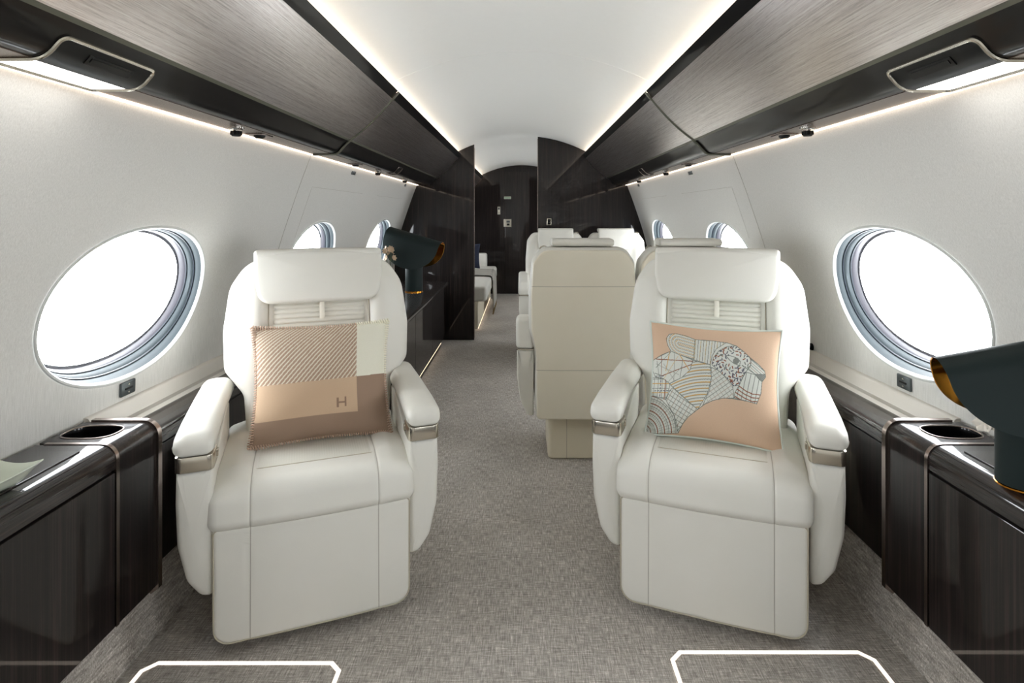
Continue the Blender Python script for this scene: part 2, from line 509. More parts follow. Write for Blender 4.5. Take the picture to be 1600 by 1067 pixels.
# ------------------------------------------------------------------ overhead bins
LIP = [(.572,1.748),(.578,1.742)]
METAL = catmull([(.602,1.716),(.637,1.674),(.674,1.633),(.716,1.592),(.757,1.557),(.795,1.528)], 5)
BAND = catmull([(.797,1.524),(.815,1.508),(.832,1.490),(.848,1.472),(.862,1.4625),(.878,1.4595)], 4)
BODYP = LIP+[(.598,1.716)]+METAL[1:]+BAND+[(.970,1.4585),(.974,1.50),(.86,1.57),(.72,1.655),(.600,1.732)]
def bin_unit(m, y0, y1, label, group=None):
    r = thing('overhead_bin', label, 'overhead bin', (m*.78, (y0+y1)/2, 1.459), 0, group)
    def loc(b): return b.xform(lambda x, y, z: (x-m*.78, y-(y0+y1)/2, z-1.459))
    loc(extrude(BODYP, y0, y1, m=m)).build('bin_body', 'black', r)
    mt = [(x-.0035, z-.0035) for x, z in METAL]+[(x+.004, z+.004) for x, z in reversed(METAL)]
    loc(extrude(mt, y0+.004, y1-.004, m=m)).build('bin_door', 'brushed', r)
    e = [METAL[-1], (METAL[-1][0]+.008, METAL[-1][1]-.0075)]
    ed = [(e[0][0]-.004, e[0][1]-.004), (e[1][0]-.005, e[1][1]-.004), e[1], e[0]]
    loc(extrude(ed, y0+.004, y1-.004, m=m)).build('door_edge_trim', 'rib', r)
    un = [(.880,1.4575),(.968,1.4565),(.968,1.4605),(.880,1.4605)]
    loc(extrude(un, y0, y1, m=m)).build('bin_underside', 'under', r)
    return r
SEAM = 2.665
for m, sd in ((-1, 'left'), (1, 'right')):
    bin_unit(m, Y0+.01, SEAM-.006, f'long brushed pewter overhead bin nearest the viewer along the {sd} wall', 'overhead bins')
    bin_unit(m, SEAM+.006, YP-.004, f'shorter brushed pewter overhead bin ending at the dark partition on the {sd}', 'overhead bins')
    bin_unit(m, YP+.04, YA-.03, f'brushed pewter overhead bin beyond the dark partition on the {sd}', 'overhead bins')
    # double rib between bins
    pth = [(x-.003, z-.004) for x, z in [LIP[0]]+[(.598,1.716)]+METAL[1:]+BAND+[(.968,1.458)]]
    b = MB()
    for dy in (-.005, .005):
        b.tube([(m*x, SEAM+dy, z) for x, z in densify(pth, .03, False)], .0042, 8)
    tag(b.build('bin_divider_trim', 'rib'), f'slim grey double rib between the two overhead bins on the {sd}', 'trim', 'bin divider ribs')
    # warm strip along the wall
    b = extrude([(.9745,1.4615),(.9745,1.4535),(.9835,1.4535),(.9835,1.4615)], Y0+.02, YP-.002, m=m)
    tag(b.build('light_strip', 'strip', smooth=False), f'thin warm light strip running under the {sd} overhead bins at the wall', 'light strip', 'wall wash light strips')
    b = extrude([(.9745,1.4615),(.9745,1.4535),(.9835,1.4535),(.9835,1.4615)], YP+.04, YA-.01, m=m)
    tag(b.build('light_strip', 'strip', smooth=False), f'thin warm light strip under the bin beyond the {sd} dark partition', 'light strip', 'wall wash light strips')
    # cove light above the bins
    b = extrude([(.625,1.7225),(.705,1.6715),(.703,1.668),(.623,1.719)], Y0+.02, YA-.01, m=m)
    tag(b.build('cove_light', 'cove', smooth=False), f'warm cove light tucked on top of the {sd} overhead bins', 'cove light', 'ceiling cove lights')

# passenger service pods (curved bezel + slot + diffuser)
PODP = densify([(.822,1.5005),(.832,1.4905),(.848,1.472),(.862,1.4625),(.878,1.459),(.968,1.4582)], .008, False)
PL = [0.0]
for a, b_ in zip(PODP, PODP[1:]): PL.append(PL[-1]+math.dist(a, b_))
def pod_pt(m, y, s, off):
    s = max(0, min(PL[-1]-1e-6, s))
    for i in range(len(PL)-1):
        if s <= PL[i+1]:
            t = (s-PL[i])/(PL[i+1]-PL[i]); a, b = PODP[i], PODP[i+1]
            d = Vector((b[0]-a[0], b[1]-a[1])).normalized(); n = Vector((d.y, -d.x))
            if n.y > 0: n = -n
            x = a[0]+(b[0]-a[0])*t+n.x*off; z = a[1]+(b[1]-a[1])*t+n.y*off
            return (m*x, y, z)
def pod(m, y0, y1, label, group):
    r = thing('reading_light_pod', label, 'reading light', (m*.9, (y0+y1)/2, 1.452), 0, group)
    L = Vector(r.location)
    def loc(b): return b.xform(lambda x, y, z: (x-L.x, y-L.y, z-L.z))
    S = .002; E = PL[-1]-.004; yo = Vector((0,0,0))
    out = densify(roundpoly([(y0,S,.016),(y1,S,.016),(y1,E,.012),(y0,E,.012)], 6), .008)
    loc(MB().tube([pod_pt(m, p[0], p[1], .003) for p in out], .0042, 8, closed=True)).build('bezel', 'steel', r)
    def patch(ya, yb, sa, sb, off, th, nm, mat, rad=.008):
        o = roundpoly([(ya,sa,rad),(yb,sa,rad),(yb,sb,rad),(ya,sb,rad)], 4)
        n = 14; v = []; f = []
        for q in (off, off+th):
            for i in range(n+1):
                for j in range(n+1): v.append(pod_pt(m, ya+(yb-ya)*i/n, sa+(sb-sa)*j/n, q))
        K = (n+1)**2
        for i in range(n):
            for j in range(n):
                a = i*(n+1)+j; f.append((a, a+1, a+n+2, a+n+1)); f.append((a+K, a+n+1+K, a+n+2+K, a+1+K))
        for i in range(n):
            for a, b2 in ((i*(n+1), (i+1)*(n+1)), (i*(n+1)+n, (i+1)*(n+1)+n), (i, i+1), (n*(n+1)+i, n*(n+1)+i+1)):
                f.append((a, b2, b2+K, a+K))
        return loc(MB().add(v, f)).build(nm, mat, r)
    patch(y0+.003, y1-.003, S+.003, .078, .0008, .002, 'pod_panel', 'dark')
    w = y1-y0
    s1 = patch(y0+w*.30, y1-w*.22, .020, .040, .0026, .0022, 'grip_slot', 'black')
    patch(y0+w*.33, y1-w*.25, .025, .034, .0046, .002, 'grip_ridge', 'black')
    patch(y0+.006, y1-.008, .078, E-.006, .0008, .002, 'diffuser', 'reader')
    return r
pod(-1, 1.035, 1.292, 'black reading light pod with silver bezel under the near left overhead bin', 'reading light pods')
pod(1, 1.045, 1.30, 'black reading light pod with silver bezel under the near right overhead bin', 'reading light pods')
pod(-1, -.42, -.163, 'black reading light pod added out of view under the left overhead bin to brighten the seats', 'reading light pods')  # this pod and its right twin are added out of view to light the seat fronts
pod(1, -.41, -.155, 'black reading light pod added out of view under the right overhead bin to brighten the seats', 'reading light pods')
def small_pod(m, y, label):
    r = thing('reading_light_pod', label, 'reading light', (m*.87, y, 1.455), 0, 'small reading light pods')
    def loc(b): return b.xform(lambda X, Y, Z: (X-m*.87, Y-y, Z-1.455))
    o = densify(roundpoly([(y,.004,.012),(y+.13,.004,.012),(y+.13,.10,.01),(y,.10,.01)], 5), .01)
    loc(MB().tube([pod_pt(m, p[0], p[1], .003) for p in o], .0028, 6, closed=True)).build('bezel', 'trim', r)
    b = MB(); b.box((m*.845, y+.065, 1.476), (.022,.11,.004), r=.001, rot=Matrix.Rotation(m*radians(42), 3, 'Y'))
    loc(b).build('pod_panel', 'dark', r)
small_pod(-1, 3.85, 'small dark reading light pod under the far left overhead bin')
small_pod(1, 3.95, 'small dark reading light pod under the far right overhead bin')

def gasper(m, y, x, label):
    r = thing('air_vent', label, 'air vent', (m*x, y, 1.458), 0, 'overhead air vents')
    MB().lathe([(.024,.0),(.024,-.004),(.020,-.006),(.018,-.008),(.018,-.012)], n=28).build('vent_collar', 'chrome', r)
    b = MB().lathe([(.013,-.008),(.016,-.012),(.016,-.024),(.012,-.028),(.004,-.028)], n=28)
    for k in range(12):
        a = 2*pi*k/12; b.box((.0165*cos(a), .0165*sin(a), -.018), (.003,.003,.012), r=.0008)
    b.build('vent_knob', 'dark', r)
def mapl(m, y, x, label):
    r = thing('spot_light', label, 'spot light', (m*x, y, 1.458), 0, 'overhead spot lights')
    MB().box((0,0,-.002), (.060,.085,.004), r=.0015).build('mount_plate', 'trim', r)
    MB().lathe([(.020,-.002),(.019,-.008),(.012,-.013),(.003,-.014)], n=24).build('spot_lens', 'dark', r)
for m, sd in ((-1,'left'), (1,'right')):
    gasper(m, 1.865, .925, f'round black air vent knob under the {sd} overhead bin, above the near seat')
    mapl(m, 2.03, .925, f'dark spot light lens on a bronze plate under the near {sd} overhead bin')
    gasper(m, 3.70, .925, f'small round air vent under the far {sd} overhead bin')
    mapl(m, 3.20, .925, f'dark spot light lens on a bronze plate under the far {sd} overhead bin')
    gasper(m, 4.55, .925, f'tiny round air vent under the {sd} overhead bin close to the dark partition')
    for y, z, w, t_ in ((3.42, 1.425, .075, 'nearer the viewer'), (4.93, 1.43, .06, 'nearer the partition')):
        p, n, tz = wall_pt(m, y, z, .001)
        R = Matrix((Vector((0,-m,0)), tz, n)).transposed()
        b = MB().box((0,0,0), (w,.022,.004), r=.001)
        o = b.build('wall_vent', 'dkplate'); o.location = p; o.rotation_euler = R.to_euler()
        tag(o, f'tiny dark rectangular vent high on the {sd} wall, the one {t_}', 'vent', 'small wall vents')
    # window shade switch
    p, n, tz = wall_pt(m, 1.745 if m < 0 else 1.80, .652, .002)
    R = Matrix((Vector((0,-m,0)), tz, n)).transposed()
    r = thing('shade_switch', f'grey rectangular shade switch with arrows on the {sd} wall below the near window', 'switch', p, 0, 'window shade switches')
    r.rotation_euler = R.to_euler()
    MB().box((0,0,.002), (.064,.042,.008), r=.0035, seg=3).build('switch_plate', 'dkplate', r)
    MB().box((0,0,.0068), (.032,.006,.003), r=.001).build('slot', 'dark', r)
    b = MB(); b.add([(-.004,.010,.0066),(.004,.010,.0066),(0,.0145,.0066),(-.004,.010,.0074),(.004,.010,.0074),(0,.0145,.0074)], [(0,1,2),(3,4,5),(0,1,4,3),(1,2,5,4),(2,0,3,5)])
    b.add([(-.004,-.010,.0066),(.004,-.010,.0066),(0,-.0145,.0066),(-.004,-.010,.0074),(.004,-.010,.0074),(0,-.0145,.0074)], [(0,1,2),(3,4,5),(0,1,4,3),(1,2,5,4),(2,0,3,5)])
    b.build('arrows', 'plate', r)

# ------------------------------------------------------------------ side furniture
ZT = .615
def cab_prof(xf, z0, zt, r, xb):
    o = [(xf,z0)]
    for k in range(9):
        a = pi*(1-k/16.0) ; o.append((xf+r+r*cos(a), zt-r+r*sin(a)))
    return o+[(xb,zt),(xb,z0)]
def big_cabinet(m, sd):
    # main cabinet
    r = thing('side_cabinet', f'near dark glossy wood side cabinet with rounded top edge along the {sd} wall', 'cabinet', (m*1.08, .3, .172), 0)
    def loc(b, L=(m*1.08,.3,.172)): return b.xform(lambda x, y, z: (x-L[0], y-L[1], z-L[2]))
    yb = 1.402
    loc(extrude([(1.000,.172),(1.000,.60),(1.185,.60),(1.185,.172)], Y0+.05, yb, m=m)).build('cabinet_body', 'wood_v', r, smooth=False)
    top = cab_prof(.990, .556, ZT, .036, 1.184)
    loc(extrude(top, Y0+.05, yb, m=m)).build('countertop', 'wood_h', r)
    loc(MB().box((m*.996, (Y0+.05+yb)/2, .3605), (.014, yb-Y0-.052, .377), r=.002)).build('front_panel', 'wood_v', r, smooth=False)
    loc(MB().box((m*1.099, .40, ZT+.0005), (.112, 1.92, .005), r=.0015)).build('inlay_lid', 'wood_h', r, smooth=False)
    # cup holder unit
    r = thing('cupholder_cabinet', f'narrow dark wood cabinet end with an oval cup recess and bronze trims on the {sd}', 'cabinet', (m*1.08, 1.49, .172), 0)
    L2 = (m*1.08, 1.49, .172); l2 = lambda b: loc(b, L2)
    ya, yb = 1.414, 1.558
    pr = [p for p in cab_prof(.990, .172, ZT, .036, 1.184) if True]
    b = MB()
    k0 = [i for i, p in enumerate(pr) if abs(p[1]-ZT) < 1e-5][0]
    seq = pr[:k0+1]
    b.loft([[(m*x, y, z) for x, z in seq] for y in (ya, yb)], caps=False, ring_closed=False)
    b.loft([[(m*x, y, z) for x, z in [(1.184,ZT),(1.184,.172),(.990,.172)]] for y in (ya, yb)], caps=False, ring_closed=False)
    for y in (ya, yb): b.add([(m*x, y, z) for x, z in pr], [tuple(range(len(pr)))])
    xa, xb = pr[k0][0], 1.184; cx, cy = (xa+xb)/2+.002, (ya+yb)/2; per = []
    for k in range(16): per.append((xb, ya+(yb-ya)*k/16))
    for k in range(16): per.append((xb+(xa-xb)*k/16, yb))
    for k in range(16): per.append((xa, yb+(ya-yb)*k/16))
    for k in range(16): per.append((xa+(xb-xa)*k/16, ya))
    def el(p, s=1.0):
        a = math.atan2((p[1]-cy)/(yb-ya), (p[0]-cx)/(xb-xa)); e = 2/2.8
        c_, s_ = cos(a), sin(a)
        return (cx+.066*s*math.copysign(abs(c_)**e, c_), cy+.045*s*math.copysign(abs(s_)**e, s_))
    rings = []
    for q in range(5):
        t = q/4; rings.append([(m*(el(p)[0]*(1-t)+p[0]*t), el(p)[1]*(1-t)+p[1]*t, ZT) for p in per])
    b.loft(rings, caps=False)
    l2(b).build('cabinet_body', 'wood_v', r, smooth=True)
    b = MB(); b.loft([[(m*el(p,s)[0], el(p,s)[1], z) for p in per] for s, z in ((1.0,ZT),(.985,ZT-.004),(.97,ZT-.012),(.95,ZT-.05),(.90,ZT-.056),(.02,ZT-.057))], caps=True)
    b.f = [f for f in b.f]
    # remove the top cap so the recess is open
    b.f.remove(tuple(range(len(per))))
    l2(b).build('cup_recess', 'black', r)
    l2(MB().tube([(m*el(p,1.02)[0], el(p,1.02)[1], ZT+.0004) for p in per], .0022, 6, closed=True)).build('recess_rim', 'trim', r)
    for nm, y, w, off in (('end_trim', 1.566, .016, .007), ('inner_trim', 1.408, .011, .003)):
        o1 = cab_prof(.990-off, .165 if nm == 'end_trim' else .172, ZT+off*.8, .036+off, 1.165)[:-1]
        i1 = cab_prof(.990+.004, .165 if nm == 'end_trim' else .172, ZT-.004, .036-.004, 1.165)[:-1]
        if nm == 'end_trim':
            o1 = [(1.004, .150)]+o1; i1 = [(1.010,.156)]+i1
        n = len(o1); b = MB()
        b.loft([[(m*o[0], y-w/2, o[1]), (m*o[0], y+w/2, o[1]), (m*i_[0], y+w/2, i_[1]), (m*i_[0], y-w/2, i_[1])] for o, i_ in zip(o1, i1)])
        l2(b).build(nm, 'trim', r)
    # low cabinet
    r = thing('low_side_cabinet', f'low dark wood cabinet along the {sd} wall behind the near seat', 'cabinet', (m*1.11, 3.4, .172), 0)
    L3 = (m*1.11, 3.4, .172); l3 = lambda b: loc(b, L3)
    ye = YP-.01 if m > 0 else 3.0
    l3(extrude([(1.058,.172),(1.058,.54),(1.158,.54),(1.158,.172)], 1.578, ye, m=m)).build('cabinet_body', 'wood_v', r, smooth=False)
    l3(extrude(cab_prof(1.045, .515, .557, .024, 1.160), 1.578, ye, m=m)).build('countertop', 'wood_h', r)
    l3(MB().box((m*1.054, (1.58+ye)/2, .341), (.014, ye-1.582, .336), r=.002)).build('front_panel', 'wood_v', r, smooth=False)
big_cabinet(-1, 'left'); big_cabinet(1, 'right')

# credenza on the left
CX, CE, CS = -.687, 5.16, 3.02
r = thing('credenza', 'long dark glossy wood credenza along the left wall beside the aisle', 'credenza', (-.93, 4.1, 0), 0)
l4 = lambda b: b.xform(lambda x, y, z: (x+.93, y-4.1, z))
l4(MB().box((-.931, (CS+CE)/2, .31), (.45, CE-CS-.02, .50), r=.002)).build('cabinet_body', 'wood_v', r, smooth=False)
o = roundpoly([(-1.155,CS,.002),(-.655,CS,.03),(-.655,CE+.005,.045),(-1.155,CE+.005,.002)], 8)
l4(ringsolid(o, .548, .583, .012, .012, lambda a, b, t: (a, b, t), caps=3, h=.3)).build('countertop', 'wood_h', r)
n = 3; w = (CE-CS-.06)/n
for k in range(n):
    d = l4(MB().box((-.700, CS+.03+w*(k+.5), .315), (.018, w-.006, .44), r=.002)).build('door', 'wood_v', r, smooth=False)
l4(MB().box((-.90, (CS+CE)/2, .033), (.36, CE-CS-.12, .055), r=.002)).build('plinth', 'dark', r)
l4(MB().box((-.718, (CS+CE)/2, .046), (.008, CE-CS-.14, .008), r=0)).build('base_light_strip', 'glow', r, smooth=False)

# ------------------------------------------------------------------ front recliner seats
def lean(y, z, k=.22, z0=.45): return y+max(0, z-z0)*k
def sstep(a, b, x):
    t = max(0.0, min(1.0, (x-a)/(b-a))); return t*t*(3-2*t)

def recliner(loc, rz, label, fwd=0.0, bx=0.0, cw=0.0):
    r = thing('recliner_seat', label, 'seat', loc, rz)
    # pedestal
    b = ringsolid(roundpoly([(-.19,-.16,.05),(.19,-.16,.05),(.19,.24,.05),(-.19,.24,.05)]), 0, .30, .01, .02, lambda a, b_, t: (a, b_, t), caps=2)
    b.build('pedestal', 'leather_base', r)
    # seat cushion
    o = roundpoly([(.10,.335,.02),(.10,.462,.02),(-.30,.462,.07),(-.392,.452,.062),(-.405,.350,.03),(-.380,.330,.012)], 8)
    def mpc(a, b_, t):
        x = t; z = b_; y = a
        top = sstep(.40, .455, z)
        fl = sstep(-.36, -.28, y)
        z += top*(.012*sstep(.15,.20,abs(x))*fl - .004*fl*(1-sstep(.15,.172,abs(x))))
        z -= top*.012*sstep(.20,.262,abs(x)); y -= fwd*sstep(.1,-.2,-y)*0+fwd*(1-sstep(-.3,-.1,y))
        fr = 1-sstep(-.40,-.30,y)
        y -= fr*.010*cos(min(1, abs(x)/.26)*pi/2)
        g = math.exp(-((abs(x)-.168)/.004)**2)*.0025
        z -= g*top; y += g*fr
        return (x, y, z)
    mid = [-.225+.45*k/44 for k in range(45)]+[s*(.168+d) for s in (-1,1) for d in (-.008,-.005,-.0025,0,.0025,.005,.008)]
    ringsolid(o, -.266-cw, .266+cw, .028, .028, mpc, mid=sorted(mid), caps=4, h=.012).build('seat_cushion', 'leather_seam', r)
    # woven seat insert
    v = []; f = []; nx, ny = 24, 24
    for i in range(nx+1):
        for j in range(ny+1):
            x = -.165+.33*i/nx; y = -.312+.36*j/ny
            e = min(1, min(i, nx-i)/1.5, min(j, ny-j)/1.5)
            v.append((x, y, .4575+.0045*e+.003*sin(pi*i/nx)*e))
    for i in range(nx):
        for j in range(ny):
            a = i*(ny+1)+j; f.append((a, a+ny+1, a+ny+2, a+1))
    MB().add(v, f).build('seat_insert', 'leather_weave', r, smooth='full')
    MB().tube([(-.166,.02,.4585),(-.166,-.312,.4585),(.166,-.312,.4585),(.166,.02,.4585)], .0017, 6).build('insert_piping', 'piping', r)
    for q in (-1, 1): MB().tube([(q*.166+bx, lean(-.036, z), z) for z in (.47,.6,.75,.9)], .0018, 6).build('back_seam', 'piping', r)
    # leg rest
    o = roundpoly([(-.254,.345,.015),(-.252,.040,.045),(.252,.040,.045),(.254,.345,.015)], 8)
    def mpl(a, b_, t):
        g = math.exp(-((abs(a)-.168)/.004)**2)*.002
        return (a*(1+cw*3.6), t+g-.006*cos(a/.25*pi/2)-.03*(.345-b_)-fwd, b_)
    ringsolid(o, -.392, -.340, .012, .012, mpl, caps=26, h=.012).build('leg_rest', 'leather_seam', r)
    MB().tube([mpl(p[0], p[1], -.390) for p in densify(inset(o if area2(o) > 0 else o[::-1], .0035), .02)], .0022, 6, closed=True).build('leg_rest_piping', 'piping', r)
    # backrest
    o = roundpoly([(-.225,.40,.02),(-.240,.58,.05),(-.302,.655,.05),(-.309,.78,.2),(-.292,.925,.12),(-.245,1.000,.10),(-.17,1.028,.05),(.17,1.028,.05),(.245,1.000,.10),(.292,.925,.12),(.309,.78,.2),(.302,.655,.05),(.240,.58,.05),(.225,.40,.02)], 6)
    def mpb(a, b_, t):
        x, z, y = a, b_, t
        front = 1-sstep(-.03, .05, t)
        bol = sstep(.155,.195,abs(x))*(1-sstep(.93,1.0,z))
        y -= front*(.030*bol - .004)
        y += front*.03*sstep(.20,.30,abs(x))
        return (x+bx, lean(y, z), z)
    ringsolid(o, -.03, .10, .030, .035, mpb, caps=26, h=.012, seg=7).build('backrest', 'leather_seam' if not bx else leather('cream leather with seat seams', seam_x=()), r)
    # ribbed insert
    v = []; f = []; rows = 26; per = 8
    nz = rows*per; nx = 24; z0, z1 = .47, .47+rows*.0165
    for j in range(nz+1):
        z = z0+(z1-z0)*j/nz; rb = abs(sin(pi*j/per))**.6
        for i in range(nx+1):
            x = -.163+.326*i/nx; e = min(1, min(i, nx-i)/2)
            v.append((x+bx, lean(-.030-.0085*rb*e+.012*(1-e), z), z))
    for j in range(nz):
        for i in range(nx):
            a = j*(nx+1)+i; f.append((a, a+1, a+nx+2, a+nx+1))
    MB().add(v, f).build('ribbed_insert', 'leather_rib', r, smooth='full')
    # headrest flap
    o = roundpoly([(-.224,1.052,.010),(-.222,.96,.05),(-.205,.872,.085),(.205,.872,.085),(.222,.96,.05),(.224,1.052,.010)], 9)
    def mph(a, b_, t):
        z = b_; k = sstep(.86,1.05,z)
        y = lean(t+.010*k, z)+.010*(abs(a)/.22)**2
        return (a*.965+bx, y, z-.004*(1-cos(a*4)))
    h = ringsolid(o, -.075, -.030, .016, .016, mph, caps=14, h=.012, dome0=.006).build('headrest', 'leather', r)
    MB().tube([mph(p[0], p[1], -.040) for p in densify(inset(o if area2(o) > 0 else o[::-1], .001), .02)], .0022, 6, closed=True).build('headrest_piping', 'piping', h)
    # wrap over the top
    o = roundpoly([(-.06,1.03,.012),(-.06,1.056,.014),(.10,1.050,.02),(.10,.98,.01),(.08,.98,.01),(.075,1.025,.01)], 6)
    ringsolid(o, -.222, .222, .012, .012, lambda a, b_, t: (t*.965+bx, lean(a, b_), b_-.004*(1-cos(t*4))), caps=2, mid=[-.2+.04*k for k in range(11)]).build('headrest_wrap', 'leather', h)
    MB().box((.006+bx, lean(-.045, .855), .845), (.017,.004,.066), r=.0015, rot=Matrix.Rotation(radians(-12), 3, 'X')).build('pull_strap', 'strap', r)
    # arms
    for s in (-1, 1):
        o = roundpoly([(.268,.166,.010),(.298,.172,.03),(.330,.215,.05),(.352,.31,.10),(.356,.42,.06),(.354,.505,.004),(.268,.505,.004)], 7)
        def mpa(a, b_, t):
            z = b_+ (0 if b_ < .4 else (b_-.4)/.105*.062*sstep(-.34,-.05,t))
            return (s*(a-.009), t, z)
        a_ = ringsolid(o, -.386, .0, .016, .01, mpa, caps=4, h=.03, mid=[-.35+.04*k for k in range(9)], dome0=.003)
        a_.build('arm_panel', 'leather', r)
        o = roundpoly([(-.392,.544,.012),(-.396,.578,.032),(-.372,.602,.05),(-.26,.618,.1),(-.08,.626,.1),(.10,.627,.02),(.10,.575,.01),(-.14,.572,.05),(-.325,.545,.05)], 6)
        def mpk(a, b_, t):
            tt = (t-.309)/.05
            z = b_-.010*tt*tt*sstep(.58,.62,b_)
            return (s*(t-.009), a, z)
        ringsolid(o, .263, .363, .026, .026, mpk, caps=4, h=.02, mid=[.295,.313,.332]).build('armrest', 'leather', r)
        o = roundpoly([(.2655,-.390,.016),(.3575,-.390,.018),(.3575,-.17,.003),(.348,-.17,.003),(.348,-.25,.01),(.277,-.27,.01),(.277,-.31,.002),(.2655,-.31,.002)], 5)
        ringsolid(o, .504, .544, .0012, .0012, lambda a, b_, t: (s*(a-.009), b_, t+.03*sstep(-.34,.0,b_)), caps=0 or 1, h=.05, seg=2).build('arm_band', 'steel', r)
        MB().box((s*.2558, -.312, .522), (.004,.012,.020), r=.001).build('latch', 'steel', r)
    return r
A21 = radians(20.4); AL = radians(21)
recliner((-.713,1.974,0), AL, 'cream leather recliner seat on the left holding the brown colour block pillow', 0, .022, .008)
recliner((.674,2.015,0), -A21, 'cream leather recliner seat on the right holding the embroidered peach pillow', .028)

# ------------------------------------------------------------------ pillows
def pillow(name, W, Hh, T, nu, nv, colour, mat, root, edge, corner=.35):
    us = np.linspace(-1, 1, nu); vs = np.linspace(-1, 1, nv)
    U, V = np.meshgrid(us, vs, indexing='ij')
    def pos(U, V, side):
        px = U*W/2*(1-.085*(1-V**2)) ; pz = V*Hh/2*(1-.075*(1-U**2))
        t = T/2*np.power(np.clip(1-np.abs(U)**2.6, 0, 1), .62)*np.power(np.clip(1-np.abs(V)**2.6, 0, 1), .62)
        t = t*(1+.06*np.sin(U*5+1)*np.sin(V*4))
        return px, -side*t, pz
    v = []; f = []
    px, py, pz = pos(U, V, 1)
    P = np.stack([px, py, pz], -1).reshape(-1, 3)
    me = bpy.data.meshes.new(name)
    idx = np.arange(nu*nv).reshape(nu, nv)
    fa = np.stack([idx[:-1,:-1], idx[1:,:-1], idx[1:,1:], idx[:-1,1:]], -1).reshape(-1, 4)
    me.from_pydata(P.tolist(), [], fa.tolist())
    me.polygons.foreach_set('use_smooth', [True]*len(me.polygons))
    at = me.color_attributes.new('pattern', 'FLOAT_COLOR', 'POINT')
    C = colour((U+1)/2, (1-V)/2).reshape(-1, 3)
    C = np.where(C <= .04045, C/12.92, ((C+.055)/1.055)**2.4)
    C4 = np.concatenate([C, np.ones((len(C), 1))], 1).astype(np.float32)
    at.data.foreach_set('color', C4.ravel())
    me.materials.append(M[mat])
    o = bpy.data.objects.new('pillow_front', me); COL.objects.link(o); o.parent = root
    # back
    n2 = 30; us = np.linspace(-1, 1, n2); U, V = np.meshgrid(us, us, indexing='ij')
    px, py, pz = pos(U, V, -1); P = np.stack([px, py, pz], -1).reshape(-1, 3)
    idx = np.arange(n2*n2).reshape(n2, n2)
    fa = np.stack([idx[:-1,:-1], idx[:-1,1:], idx[1:,1:], idx[1:,:-1]], -1).reshape(-1, 4)
    mk('pillow_back', P.tolist(), fa.tolist(), edge, root, 'full')
    per = [(-1+2*k/60, -1) for k in range(60)]+[(1, -1+2*k/50) for k in range(50)]+[(1-2*k/60, 1) for k in range(60)]+[(-1, 1-2*k/50) for k in range(50)]
    pts = []
    for (a, b) in per:
        x, y, z = pos(np.array(a*1.0), np.array(b*1.0), 1); pts.append((float(x), 0.0, float(z), a, b))
    return pts
def col(*c): return np.array(c)/255.0

def pat_block(u, v):
    C = np.zeros(u.shape+(3,))
    brown = col(150,126,108); tan = col(198,170,142); cream = col(226,224,208); taupe = col(163,136,117)
    vl = .50-.02*u
    left = u < .755
    C[:] = brown
    # diagonal stripes, bending a little
    ph = (u*1.18+ v*.86 - .25*np.exp(-v*7)*(.9-u))*25
    st = (np.mod(ph, 1) < .38)
    tw = np.mod((u*1.18 - v*.86)*150, 1) < .25
    up = left & (v < vl)
    C[up] = taupe
    C[up & st] = col(216,208,188)
    C[up & ~st & tw] = col(176,150,130)
    C[(~left) & (v < vl)] = cream
    midm = left & (v >= vl) & (v < .795)
    C[midm] = tan
    def rect(a, b, c_, d): return (u > a) & (u < b) & (v > c_) & (v < d)
    h = rect(.598,.614,.660,.745) | rect(.656,.672,.655,.740) | rect(.612,.658,.693,.708)
    C[h & midm] = col(140,115,98)
    n = (np.sin(u*911+v*433)*np.sin(v*877-u*210))*.5
    C *= (1+.03*n)[..., None]
    return np.clip(C, 0, 1)

